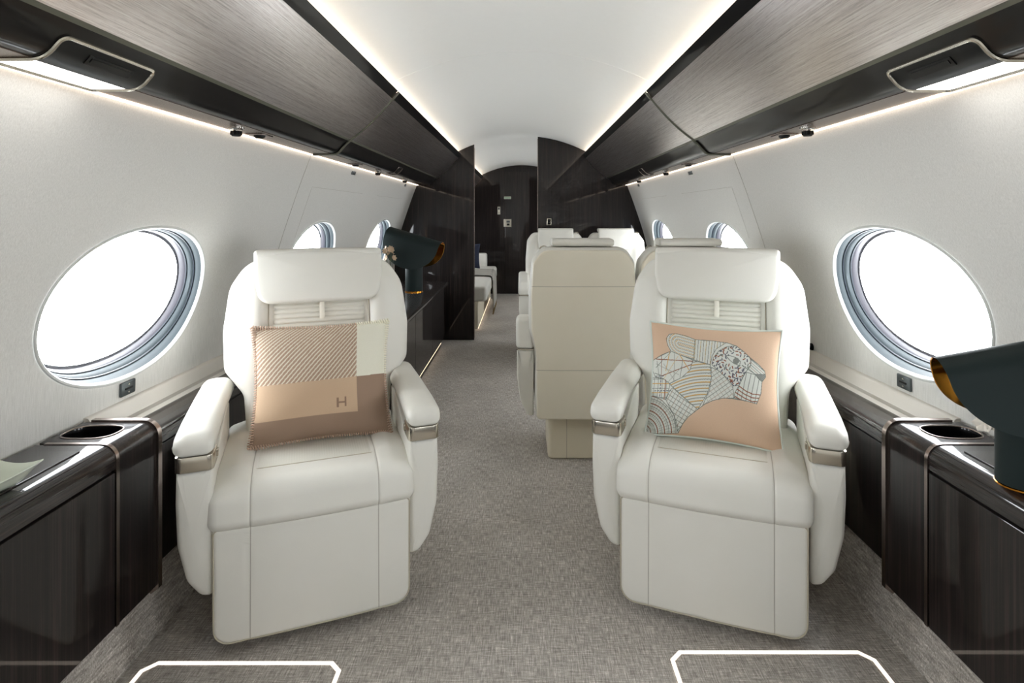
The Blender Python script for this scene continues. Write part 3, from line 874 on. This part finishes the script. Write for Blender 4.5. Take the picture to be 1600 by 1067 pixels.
def inpoly(x, y, P):
    r = np.zeros(x.shape, bool); n = len(P); j = n-1
    for i in range(n):
        xi, yi = P[i]; xj, yj = P[j]
        c = ((yi > y) != (yj > y)) & (x < (xj-xi)*(y-yi)/((yj-yi) or 1e-9)+xi)
        r ^= c; j = i
    return r
def segd(x, y, a, b):
    ax, ay = a; bx, by = b; L = (bx-ax)**2+(by-ay)**2 or 1e-9
    t = np.clip(((x-ax)*(bx-ax)+(y-ay)*(by-ay))/L, 0, 1)
    return np.hypot(x-ax-t*(bx-ax), y-ay-t*(by-ay))
def pat_cat(u, v):
    x = 100+985*u; y = 72+.072*985*u+850*v-12*np.sin(u*pi)*(v-.5)
    C = np.zeros(u.shape+(3,)); C[:] = col(212,182,156)
    mint = col(214,217,210); dg = col(116,122,116); lg = col(158,160,150); orr = col(205,160,84); br = col(140,84,58); nv = col(84,84,100)
    head = [(60,395),(130,360),(190,330),(262,302),(235,255),(225,205),(250,170),(300,160),(380,175),(455,203),(600,212),(700,226),(770,252),(830,300),(880,345),(940,392),(988,438),(997,480),(970,515),(962,600),(928,672),(860,657),(760,645),(680,643),(600,665),(540,695),(480,742),(420,792),(380,848),(352,915),(40,930)]
    hd = inpoly(x, y, head); C[hd] = mint
    def poly_edges(P, w, c_, mask=None, closed=True):
        d = np.full(x.shape, 1e9)
        for i in range(len(P) if closed else len(P)-1): d = np.minimum(d, segd(x, y, P[i], P[(i+1) % len(P)]))
        mm = d < w
        if mask is not None: mm &= mask
        C[mm] = c_
    def hatch(P, ang, pitch, w, c_, off=0.0, curve=None):
        m = inpoly(x, y, P) & hd
        q = x*math.cos(ang)+y*math.sin(ang)+off
        if curve is not None: q = q+curve
        mm = m & (np.abs(np.mod(q, pitch)-pitch/2) < w)
        C[mm] = c_
        return m
    def region(P, fill=None):
        m = inpoly(x, y, P) & hd
        if fill is not None: C[m] = fill
        poly_edges(P, 2.3, dg, hd)
        return m
    # ear: nested loops
    ear = [(262,302),(235,255),(225,205),(250,170),(300,160),(380,175),(455,203),(445,360),(340,330)]
    em = region(ear)
    sx = np.where(x < 330, (x-330)/1.0, 0.0); d = np.hypot(sx, (y-(235+.25*(x-300)))*1.0)
    k = np.mod(d, 24); C[em & (np.abs(k-12) < 2.4)] = lg
    C[em & (np.abs(k-4) < 2.6) & (np.mod(x+y, 18) < 12)] = orr
    # forehead: verticals
    fh = [(455,203),(600,212),(690,225),(620,275),(590,330),(578,398),(445,362)]
    region(fh); hatch(fh, .06, 21, 2.0, dg); hatch(fh, .06, 42, 1.6, orr*.6+mint*.4, 12)
    # web region
    web = [(60,395),(130,360),(262,302),(340,330),(440,365),(420,440),(355,500),(255,548),(200,510),(130,500)]
    region(web)
    for a, b, w, c_ in (((130,365),(440,375),3.2,br),((430,400),(190,490),3.2,br),((190,490),(120,470),2.5,dg),((250,310),(220,450),3,orr),((335,330),(410,440),3,orr),((180,340),(180,500),2.6,br),((290,320),(290,530),2,lg),((200,400),(300,530),2,lg),((320,340),(200,520),2,orr*.6+mint*.4),((130,400),(330,480),2,lg),((350,420),(240,540),2,lg),((140,380),(160,490),2,dg),((360,360),(340,500),2,dg),((130,430),(260,310),2,dg)):
        m = (segd(x, y, a, b) < w) & hd; C[m] = c_
    # grid patch
    gp = [(60,500),(200,510),(262,552),(235,665),(120,640),(60,650)]
    region(gp); hatch(gp, 0, 36, 2, dg, 5); hatch(gp, pi/2, 34, 2, dg, 12); hatch(gp, pi/2, 68, 3, orr, 30)
    for a, b, c_ in (((220,520),(220,665),br),((130,602),(265,602),nv),((120,494),(200,492),nv),((180,500),(180,650),nv)):
        C[(segd(x, y, a, b) < 3) & hd & (c_ is br or True) & ((np.mod(x+y, 26) < 18) | (c_ is br))] = c_
    # stripes on the neck
    nk = [(440,368),(578,400),(588,500),(560,612),(490,735),(255,550),(355,500),(420,440)]
    region(nk)
    hatch(nk, 1.30, 44, 3.4, orr, 0, curve=-((x-400)/60.0)**2*3); hatch(nk, 1.30, 44, 2.0, dg, 22, curve=-((x-400)/60.0)**2*3); hatch(nk, 1.30, 22, 1.4, lg, 6, curve=-((x-400)/60.0)**2*3)
    # cheek hatch
    ck = [(584,418),(640,440),(700,490),(750,545),(762,640),(680,643),(600,665),(525,705),(575,590),(588,500)]
    region(ck); hatch(ck, .95, 27, 2.0, dg); hatch(ck, -.65, 30, 1.6, lg); hatch(ck, .95, 54, 1.6, br*.4+mint*.6, 13)
    # lower neck hatch
    ln = [(285,578),(490,735),(420,792),(380,848),(345,900),(310,780),(235,668),(262,600)]
    region(ln); hatch(ln, .5, 29, 2.2, lg); hatch(ln, -1.05, 31, 2.0, dg); hatch(ln, .5, 58, 1.8, br*.35+mint*.65, 12)
    # arcs at the lower left corner
    ar = [(60,650),(120,640),(200,670),(270,730),(310,780),(345,860),(352,915),(40,930)]
    am = region(ar); d = np.hypot(x-70, (y-930)*.98)
    k = np.mod(d, 52); C[am & (np.abs(k-26) < 3.8)] = br; C[am & (np.abs(k-6) < 2)] = dg; C[am & (np.abs(k-46) < 1.6)] = lg
    th = np.arctan2(930-y, x-70); C[am & (np.mod(th*9, 1) < .09)] = dg
    cm = am & (d < 120); C[cm & (np.mod(x+y, 9) < 3.4)] = lg
    # face with confetti
    fc = [(600,345),(640,290),(700,255),(770,250),(830,300),(880,350),(882,400),(830,470),(800,545),(755,552),(700,492),(640,440),(590,398)]
    region(fc)
    rnd = random.Random(3); pts = []
    fcm = inpoly(x, y, fc)
    while len(pts) < 105:
        a = rnd.uniform(585, 885); b = rnd.uniform(248, 552)
        if not bool(inpoly(np.array([a]), np.array([b]), fc)[0]): continue
        if ((a-760)/72)**2+((b-362)/42)**2 < 1: continue
        if any(hypot(a-p[0], b-p[1]) < 21 for p in pts) and rnd.random() > .004: continue
        pts.append((a, b)); an = rnd.uniform(0, pi)
        c_ = rnd.choice([br, br, nv, dg, nv])
        C[(segd(x, y, (a-8*cos(an), b-8*sin(an)), (a+8*cos(an), b+8*sin(an))) < 4.0) & fcm] = c_
    eye = [(690,325),(730,328),(780,345),(803,370),(800,400),(760,388),(725,362)]
    C[inpoly(x, y, eye)] = mint; poly_edges(eye, 2.4, dg)
    ir = np.hypot(x-772, y-366); C[ir < 24] = col(140,143,138); C[(ir < 24) & (np.mod(ir, 8) < 3)] = dg
    # nose bridge, nose tip, muzzle
    nb = [(882,350),(940,392),(988,438),(993,462),(920,462),(850,420),(880,400)]
    region(nb); hatch(nb, 2.25, 15, 1.9, dg); hatch(nb, 2.25, 30, 1.6, br*.5+mint*.5, 7)
    nt = [(918,462),(993,462),(997,482),(970,515),(940,490)]
    region(nt, col(150,152,148)); hatch(nt, .8, 9, 2.4, dg)
    mz = [(850,448),(918,465),(970,515),(962,600),(928,672),(860,657),(765,640),(768,600),(800,545),(830,480)]
    region(mz); hatch(mz, .2, 34, 2.3, dg, 8); 
    for k in range(4):
        P = [(790-10*k,545+26*k),(850-4*k,585+26*k),(900-2*k,605+26*k),(958-6*k,608+24*k)]
        for a, b in zip(P, P[1:]): C[(segd(x, y, a, b) < 3.6) & inpoly(x, y, mz) & hd] = br
    poly_edges(head, 2.5, dg)
    return np.clip(C, 0, 1)

# brown pillow on left seat
def place_pillow(name, label, seat_loc, rz, off, W, Hh, T, tilt, roll):
    r = thing(name, label, 'pillow')
    R = Matrix.Rotation(rz, 4, 'Z')
    p = Vector(seat_loc)+R.to_3x3() @ Vector(off)
    mt = Matrix.Translation(p) @ R @ Matrix.Rotation(tilt, 4, 'X') @ Matrix.Rotation(roll, 4, 'Y')
    r.matrix_world = mt; r.location = mt.to_translation(); r.rotation_euler = mt.to_euler()
    return r
# tilt about X: negative leans the top away (+y)
p1 = place_pillow('throw_pillow', 'brown, tan and cream colour block wool pillow with letter H on the left seat', (-.713,1.974,0), AL, (.024,-.140,.642), .425, .365, .165, radians(-15), radians(.4))
pts = pillow('pillow_mesh', .425, .365, .165, 300, 260, pat_block, 'patch', p1, 'thread')
bt = MB(); bw = MB()
n = len(pts)
for i in range(n):
    x, y, z, a, b = pts[i]; x2, y2, z2, _, _ = pts[(i+1) % n]
    for k in range(1):
        t = 0; cx, cz = x+(x2-x)*t, z+(z2-z)*t
        dx, dz = x2-x, z2-z; L = hypot(dx, dz) or 1; nx_, nz_ = dz/L, -dx/L
        sk = .35
        p0 = (cx-nx_*.009, -.011, cz-nz_*.009); p3 = (cx+nx_*.0045+dx/L*.003, 0, cz+nz_*.0045+dz/L*.003); p4 = (cx-nx_*.006, .004, cz-nz_*.006)
        tgt = bw if (a > .52 and b > .02) else bt
        tgt.tube([p0, ((p0[0]+p3[0])/2+nx_*.001, -.009, (p0[2]+p3[2])/2+nz_*.001), p3, p4], .0023, 5)
bt.build('brown_whipstitch', 'thread', p1); bw.build('cream_whipstitch', 'thread_w', p1)
p2 = place_pillow('throw_pillow', 'peach pillow embroidered with a patterned big cat head in profile on the right seat', (.674,2.015,0), -A21, (.0,-.180,.636), .412, .365, .13, radians(-17), radians(.6))
pts = pillow('pillow_mesh', .412, .365, .13, 460, 400, pat_cat, 'embroid', p2, 'mintpipe')
MB().tube([(p[0], 0, p[2]) for p in pts], .0042, 8, closed=True).build('pillow_piping', 'mintpipe', p2)

# ------------------------------------------------------------------ conference seats
def conf_seat(loc, rz, label, arm):
    r = thing('conference_seat', label, 'seat', loc, rz, 'conference seats')
    ringsolid(roundpoly([(-.16,-.30,.05),(.16,-.30,.05),(.16,.03,.03),(-.16,.03,.03)]), 0, .26, .012, .01, lambda a, b_, t: (a, b_, t), caps=2).build('pedestal', 'leather_base', r)
    o = roundpoly([(.12,.27,.02),(.12,.46,.02),(-.30,.47,.07),(-.40,.45,.06),(-.40,.34,.03),(-.36,.27,.02)], 6)
    ringsolid(o, -.225, .225, .025, .025, lambda a, b_, t: (t, a, b_), caps=3, mid=[-.1,0,.1]).build('seat_cushion', 'leather', r)
    o = roundpoly([(-.222,.225,.02),(-.224,.54,.04),(-.253,.64,.06),(-.253,.80,.1),(-.240,.96,.06),(-.195,1.025,.06),(.195,1.025,.06),(.240,.96,.06),(.253,.80,.1),(.253,.64,.06),(.224,.54,.04),(.222,.225,.02)], 6)
    def mpb(a, b_, t):
        y = t-(.018*sstep(.12,.18,abs(a))*(1-sstep(.92,1.0,b_)) if t < .05 else 0)
        return (a, lean(y, b_, .04, .5), b_)
    ringsolid(o, .0, .115, .03, .030, mpb, caps=14, h=.02, dome1=.006).build('backrest', 'leather', r)
    o2 = roundpoly([(-.216,.225,.02),(-.218,.54,.04),(-.240,.64,.06),(-.242,.80,.1),(-.234,.95,.06),(-.19,1.012,.06),(.19,1.012,.06),(.234,.95,.06),(.242,.80,.1),(.240,.64,.06),(.218,.54,.04),(.216,.225,.02)], 6)
    ringsolid(o2, .10, .128, .004, .008, mpb, caps=14, h=.02, dome1=.006).build('back_shell', 'leather_back', r)
    o = roundpoly([(-.148,1.062,.012),(-.150,.96,.03),(-.140,.88,.03),(.140,.88,.03),(.150,.96,.03),(.148,1.062,.012)], 6)
    h = ringsolid(o, -.032, .0, .012, .010, lambda a, b_, t: (a, lean(t, b_, .04, .5), b_), caps=6, dome0=.004).build('headrest', 'leather', r)
    o = roundpoly([(-.03,1.030,.010),(-.03,1.064,.012),(.085,1.062,.012),(.100,1.045,.010),(.085,1.030,.008)], 5)
    ringsolid(o, -.147, .147, .010, .010, lambda a, b_, t: (t, lean(a, b_, .04, .5), b_), caps=2).build('headrest_wrap', 'leather', h)
    MB().tube([(.145*1.25+.018*cos(pi*k/8), .05, 1.012+.016*sin(pi*k/8)) for k in range(9)], .003, 6).build('coat_loop', 'steel', r)
    for s in arm:
        o = roundpoly([(.229,.225,.014),(.262,.232,.03),(.292,.30,.06),(.309,.42,.08),(.308,.538,.004),(.229,.538,.004)], 6)
        ringsolid(o, -.30, .085, .006, .008, lambda a, b_, t: (s*a, t, b_), caps=3).build('arm_panel', 'leather', r)
        o = roundpoly([(-.33,.545,.01),(-.335,.60,.04),(-.28,.645,.06),(.00,.690,.06),(.090,.696,.03),(.092,.545,.012)], 6)
        ringsolid(o, .225, .313, .022, .022, lambda a, b_, t: (s*t, a, b_), caps=3, mid=[.25,.269,.288]).build('armrest', 'leather', r)
        ringsolid(roundpoly([(.227,-.315,.01),(.311,-.315,.01),(.311,.088,.01),(.227,.088,.01)]), .5385, .5445, .001, .001, lambda a, b_, t: (s*a, b_, t), caps=1, seg=1).build('arm_band', 'steel', r)
    return r
conf_seat((.285,2.80,0), pi, 'cream seat seen from behind with tan leather back shell beside the aisle', (1,))
conf_seat((.790,2.80,0), pi, 'cream seat facing away, mostly hidden behind the right recliner', ())
conf_seat((.285,4.86,0), 0, 'far cream seat facing the viewer next to the aisle, before the dark partition', (-1,))
conf_seat((.795,4.86,0), 0, 'far cream seat facing the viewer next to the right wall, before the dark partition', ())

# ------------------------------------------------------------------ lamps
def lamp(loc, rz, ridge, label, S, name='table_lamp'):
    r = thing(name, label, 'lamp', loc, rz, 'green table lamps'); r.scale = (S, S, S)
    MB().lathe([(.046,0),(.0475,.001),(.0475,.004),(.045,.005),(.02,.005)], n=48).build('base_ring', 'gold', r)
    MB().lathe([(.02,.004),(.044,.005),(.046,.006),(.046,.212),(.043,.215),(.02,.215)], n=64).build('lamp_column', 'green', r)
    # shade: a half disc sheet folded over a rounded ridge, tilted
    R = .156; k0 = radians(ridge)
    def shade(off, rr):
        prof = []                                   # cross-section (y, z) of the fold, from front bottom to back bottom
        rad = .048
        N1, N2 = 16, 14
        v = []; f = []; nU = 48
        for i in range(nU+1):
            u = -1+2*i/nU; u = sin(u*pi/2)
            x = rr*u; dep = rr*.86*sqrt(max(0, 1-u*u))**1.0
            ra = rad-off
            ln = max(0.0, dep-rad*.0)
            pts = []
            # flaps splay slightly
            for j in range(N1+1):
                d = ln*(1-j/N1); pts.append((-ra-d*.20, -rad-d*.98+rad))
            for j in range(1, N2):
                a = pi-pi*j/N2; pts.append((ra*cos(a), ra*sin(a)))
            for j in range(N1+1):
                d = ln*j/N1; pts.append((ra+d*.20, -rad-d*.98+rad))
            v.append([(x, p[0], p[1]) for p in pts])
        return v
    out = shade(0, R); inn = shade(.0025, R-.0012)
    ca, sa = cos(k0), sin(k0)
    def tr(p): 
        x, y, z = p; return (x*ca+z*sa, y, -x*sa+z*ca+.259)
    def surf(rows):
        n = len(rows[0]); v = [tr(p) for q in rows for p in q]
        f = [(i*n+j, i*n+j+1, (i+1)*n+j+1, (i+1)*n+j) for i in range(len(rows)-1) for j in range(n-1)]
        return v, f
    s = MB().add(*surf(out)).build('lamp_shade', 'green', r, smooth='full')
    MB().add(*surf(inn)).build('shade_lining', 'gold', s, smooth='full')
    # rim joining the two skins
    n = len(out[0]); b = MB()
    for j in (0, n-1): b.loft([[tr(o[j]), tr(i_[j])] for o, i_ in zip(out, inn)], caps=False, ring_closed=False)
    b.loft([[tr(p), tr(q)] for p, q in zip(out[0], inn[0])], caps=False, ring_closed=False)
    b.loft([[tr(p), tr(q)] for p, q in zip(out[-1], inn[-1])], caps=False, ring_closed=False)
    b.build('shade_rim', 'gold', s)
    MB().lathe([(.006,.20),(.006,.285),(.010,.287),(.010,.291),(.002,.292)], n=16).build('lamp_rod', 'gold', r)
    return r
lamp((1.030,1.187,ZT+.003), radians(-15), -15, 'dark green table lamp with gold lined folded shade on the near right cabinet', .955)
lamp((-.835,4.46,.583), radians(-14), 15, 'dark green table lamp with gold lined folded shade on the left credenza', 1.45)

# flowers behind the lamps
def flowers(loc, h, mat, label, n, rad, vs, lx=0.0, pr=.016):
    r = thing('flower_vase', label, 'flower arrangement', loc)
    MB().lathe([(.004,0),(.016*vs,0),(.022*vs,.012*vs),(.020*vs,.03*vs),(.011*vs,.045*vs),(.013*vs,.05*vs),(.011*vs,.05*vs),(.009*vs,.044*vs)], n=28).build('vase', 'vase', r)
    rn = random.Random(n)
    for k in range(n):
        a = 2*pi*k/n+rn.uniform(-.3,.3); q = rad*rn.uniform(.35,1.0); c = Vector((q*cos(a)+lx, q*sin(a), h*rn.uniform(.75,1.1)))
        MB().tube([(0,0,.03*vs), (c.x*.4, c.y*.4, h*.5), c], .0012, 6).build('stem', 'stem', r)
        b = MB(); ax = Vector((cos(a)*.7, sin(a)*.7-.5, .3)).normalized(); t1 = ax.orthogonal().normalized(); t2 = ax.cross(t1)
        for p in range(6):
            g = 2*pi*p/6; d = (t1*cos(g)+t2*sin(g)); R_ = pr*vs**.5
            rows = []
            for i in range(6):
                s = i/5; w = R_*.55*sin(pi*min(1, s*.9+.08)); e = d.cross(ax)
                rows.append([c+d*R_*s*1.2+ax*(R_*.5*s*s)+e*w*j+ax*R_*.12*(1-j*j) for j in (-1,-.5,0,.5,1)])
            v = [x for rw in rows for x in rw]; v2 = [x-ax*.0008 for x in v]; K = len(v)
            f = [(i*5+j, i*5+j+1, i*5+j+6, i*5+j+5) for i in range(5) for j in range(4)]
            b.add(v+v2, f+[tuple(q_+K for q_ in fc[::-1]) for fc in f])
        bl = b.build('blossom', mat, r)
flowers((1.150,1.350,ZT+.001), .088, 'blossom', 'small white blossoms peeking out behind the near right green lamp', 8, .026, .8, -.040, .021)
flowers((-1.00,4.36,.583), .335, 'blossom_tan', 'sand coloured blossoms between the left headrest and the far green lamp', 9, .05, 1.6)

# tray on near left cabinet
def tray():
    r = thing('ceramic_tray', 'pale celadon tray with raised corners on the near left cabinet top', 'tray', (-1.092,1.12,ZT+.0036), radians(-8))
    n = 24; v = []; f = []
    for s in (0, 1):
        for i in range(n+1):
            for j in range(n+1):
                a = -1+2*i/n; b = -1+2*j/n
                e = max(abs(a), abs(b)); z = .026*sstep(.60,1.0,e)*(1+.5*(a*b)**2) - .003*(1-s)+.004
                v.append((a*.062*(1+.12*b*b), b*.105, z))
    K = (n+1)**2
    for i in range(n):
        for j in range(n):
            a = i*(n+1)+j; f.append((a, a+1, a+n+2, a+n+1)); f.append((a+K, a+n+1+K, a+n+2+K, a+1+K))
    for i in range(n):
        for a, b in ((i*(n+1),(i+1)*(n+1)), (i*(n+1)+n,(i+1)*(n+1)+n), (i,i+1), (n*(n+1)+i,n*(n+1)+i+1)): f.append((a, b, b+K, a+K))
    MB().add(v, f).build('tray_body', 'tray', r)
    per = [(-.062*1.12+.124*1.12*k/12, -.105) for k in range(12)]
    MB().box((0,0,.001), (.07,.12,.002), r=.0008).build('tray_foot', 'tray', r)
tray()

# ------------------------------------------------------------------ divan beyond the partition
r = thing('divan', 'cream leather divan against the left wall beyond the dark partition', 'sofa', (-.75, 6.9, 0))
l5 = lambda b: b.xform(lambda x, y, z: (x+.75, y-6.9, z))
l5(MB().box((-.79, 6.95, .165), (.70, 2.35, .27), r=.01)).build('divan_base', 'leather_base', r)
for k, (ya, yb) in enumerate(((5.80,7.0),(7.005,8.16))):
    l5(ringsolid(roundpoly([(-1.02,ya,.02),(-.355,ya,.04),(-.355,yb,.04),(-1.02,yb,.02)]), .30, .455, .03, .035, lambda a, b_, t: (a, b_, t), caps=4, dome1=.01)).build('seat_cushion', 'leather', r)
l5(ringsolid(roundpoly([(-1.02,8.17,.02),(-.50,8.17,.05),(-.50,8.36,.05),(-1.02,8.36,.02)]), .10, .63, .02, .035, lambda a, b_, t: (a, b_, t), caps=3)).build('armrest', 'leather', r)
l5(ringsolid(roundpoly([(-1.14,5.80,.02),(-1.03,5.80,.04),(-1.03,8.16,.04),(-1.14,8.16,.02)]), .30, .80, .02, .035, lambda a, b_, t: (a, b_, t), caps=3)).build('divan_back', 'leather', r)
l5(MB().box((-.446, 6.95, .026), (.008, 2.2, .010), r=0)).build('base_light_strip', 'glow', r, smooth=False)
# throw and cushion
b = MB(); rows = []
pth = [(-.80,.468),(-.60,.474),(-.42,.474),(-.365,.466),(-.347,.44),(-.343,.36),(-.340,.22),(-.337,.08)]
pth = catmull(pth, 4)
ysn = [6.70+.8*k/20 for k in range(21)]
rows = [[(x-(.006*sin(y*40)*(1 if z < .42 else 0)), y, z+(.003*sin(y*30) if z > .42 else 0)) for x, z in pth] for y in ysn]
rows2 = [[(p[0]+.006*(1 if p[2] < .45 else 0), p[1], p[2]+.006*(1 if p[2] >= .45 else 0)) for p in rw] for rw in rows]
ringsT = [list(rw)+list(reversed(rw2)) for rw, rw2 in zip(rows, rows2)]
t_ = thing('throw_blanket', 'grey wool throw with coloured tassels draped over the divan', 'blanket', (0,0,0))
b.loft(ringsT).build('throw_cloth', 'throw', t_)
b = MB()
for k in range(21):
    y = 6.70+.8*k/20; b.tube([(-.335,y,.085),(-.334,y+.003,.05),(-.336,y,.02)], [.004,.006,.009], 6)
tag(b.build('tassels', 'tassel', t_), kind='stuff')
t_ = place_pillow('divan_cushion', 'navy and grey cushion standing on the divan beyond the partition', (-.74,7.60,0), 0, (0,0,.635), .38, .33, .14, radians(-10), radians(0))
t_['category'] = 'cushion'
pillow('cushion_mesh', .38, .33, .14, 40, 40, lambda u, v: np.where(((np.mod(u*3, 1) < .3) & (u < .6))[..., None], col(196,204,214), col(30,40,62)), 'patch', t_, 'navy')

# ------------------------------------------------------------------ plates and switches on the dark walls
def plate(name, x, y, z, w, h, label, mat, kids=()):
    r = thing(name, label, 'switch plate' if 'sign' not in name else 'sign', (x, y, z))
    MB().box((0,-.004,0), (w,.008,h), r=.003, seg=3).build('face_plate', mat, r)
    for nm, kx, kz, kw, kh, km in kids: MB().box((kx,-.009,kz), (kw,.004,kh), r=.001).build(nm, km, r)
    return r
def ax(px, Y): return (px-815.5)*Y/F
def az(py, Y): return H-(py-336)*Y/F
YD = YA-.012
plate('door_sign', ax(793,YD), YD, az(309,YD), .105, .040, 'small pale green lettered label plate on the aft dark door', 'plate', [('sign_face', 0, 0, .09, .026, plain('pale green label', srgb(150,172,150), .5))])
plate('light_switch', ax(779.5,YD), YA-.0002, az(329,YD), .042, .115, 'narrow vertical champagne switch plate beside the aft dark door', 'plate', [('button', 0, .03, .024, .028, 'dkplate'), ('button', 0, -.005, .024, .028, 'strap')])
plate('door_latch_plate', ax(793,YD), YD, az(348.5,YD), .115, .115, 'square champagne latch plate on the aft dark door', 'plate', [('latch_window', .01, .022, .05, .03, 'dkplate'), ('latch_hole', .01, -.022, .04, .03, 'dark')])
plate('wall_switch', ax(858,YP), YP, az(346.5,YP), .042, .064, 'small silver rimmed black switch on the right dark partition', 'steel', [('switch_face', 0, 0, .030, .050, 'black'), ('button', 0, .008, .008, .008, 'strap'), ('button', 0, -.008, .008, .008, 'strap')])
p, n_, tz = wall_pt(1, 2.38, .63, .001)
k = thing('door_stop', 'tiny black round stop on the right wall beside the right recliner', 'stop', p)
MB().lathe([(.016,.0),(.016,-.006),(.010,-.008),(.008,-.020),(.014,-.022),(.014,-.032),(.004,-.034)], axis='x', n=20).build('knob_body', 'dark', k)

# ------------------------------------------------------------------ floor outline lights
def floor_line(x0, x1, y0, y1, label):
    o = roundpoly([(x0,y0,.01),(x1,y0,.01),(x1,y1-.03,.004),(x1-.03*(1 if x1 > x0 else -1),y1,.004),(x0+.03*(1 if x1 > x0 else -1),y1,.004),(x0,y1-.03,.004)], 3)
    if area2(o) < 0: o = o[::-1]
    i_ = inset(o, .011); b = MB(); n = len(o)
    b.loft([[(p[0],p[1],.0005) for p in o], [(p[0],p[1],.0022) for p in o], [(p[0],p[1],.0022) for p in i_], [(p[0],p[1],.0005) for p in i_]], closed_path=True, caps=False)
    tag(b.build('floor_light', 'floorline', smooth=False), label, 'floor light', 'floor outline lights')
floor_line(-.985, -.466, .75, 1.515, 'glowing warm rectangular outline on the carpet in front of the left recliner')
floor_line(.392, .935, .75, 1.552, 'glowing warm rectangular outline on the carpet in front of the right recliner')

# ------------------------------------------------------------------ light
w = bpy.data.worlds.new('sky'); SC.world = w; w.use_nodes = True
nt = w.node_tree; bg = nt.nodes['Background']
bg.inputs[0].default_value = (.93,.97,1.0,1); bg.inputs[1].default_value = 10.0
SC.view_settings.view_transform = 'Standard'; SC.view_settings.look = 'None'
SC.view_settings.exposure = 0.68; SC.view_settings.gamma = 1.0
SC.view_settings.use_curve_mapping = False
c = SC.cycles
c.use_denoising = True
try: c.denoiser = 'OPENIMAGEDENOISE'
except Exception: pass
c.max_bounces = 12; c.diffuse_bounces = 8; c.glossy_bounces = 5; c.transparent_max_bounces = 8
c.sample_clamp_indirect = 8; c.caustics_reflective = False; c.caustics_refractive = False
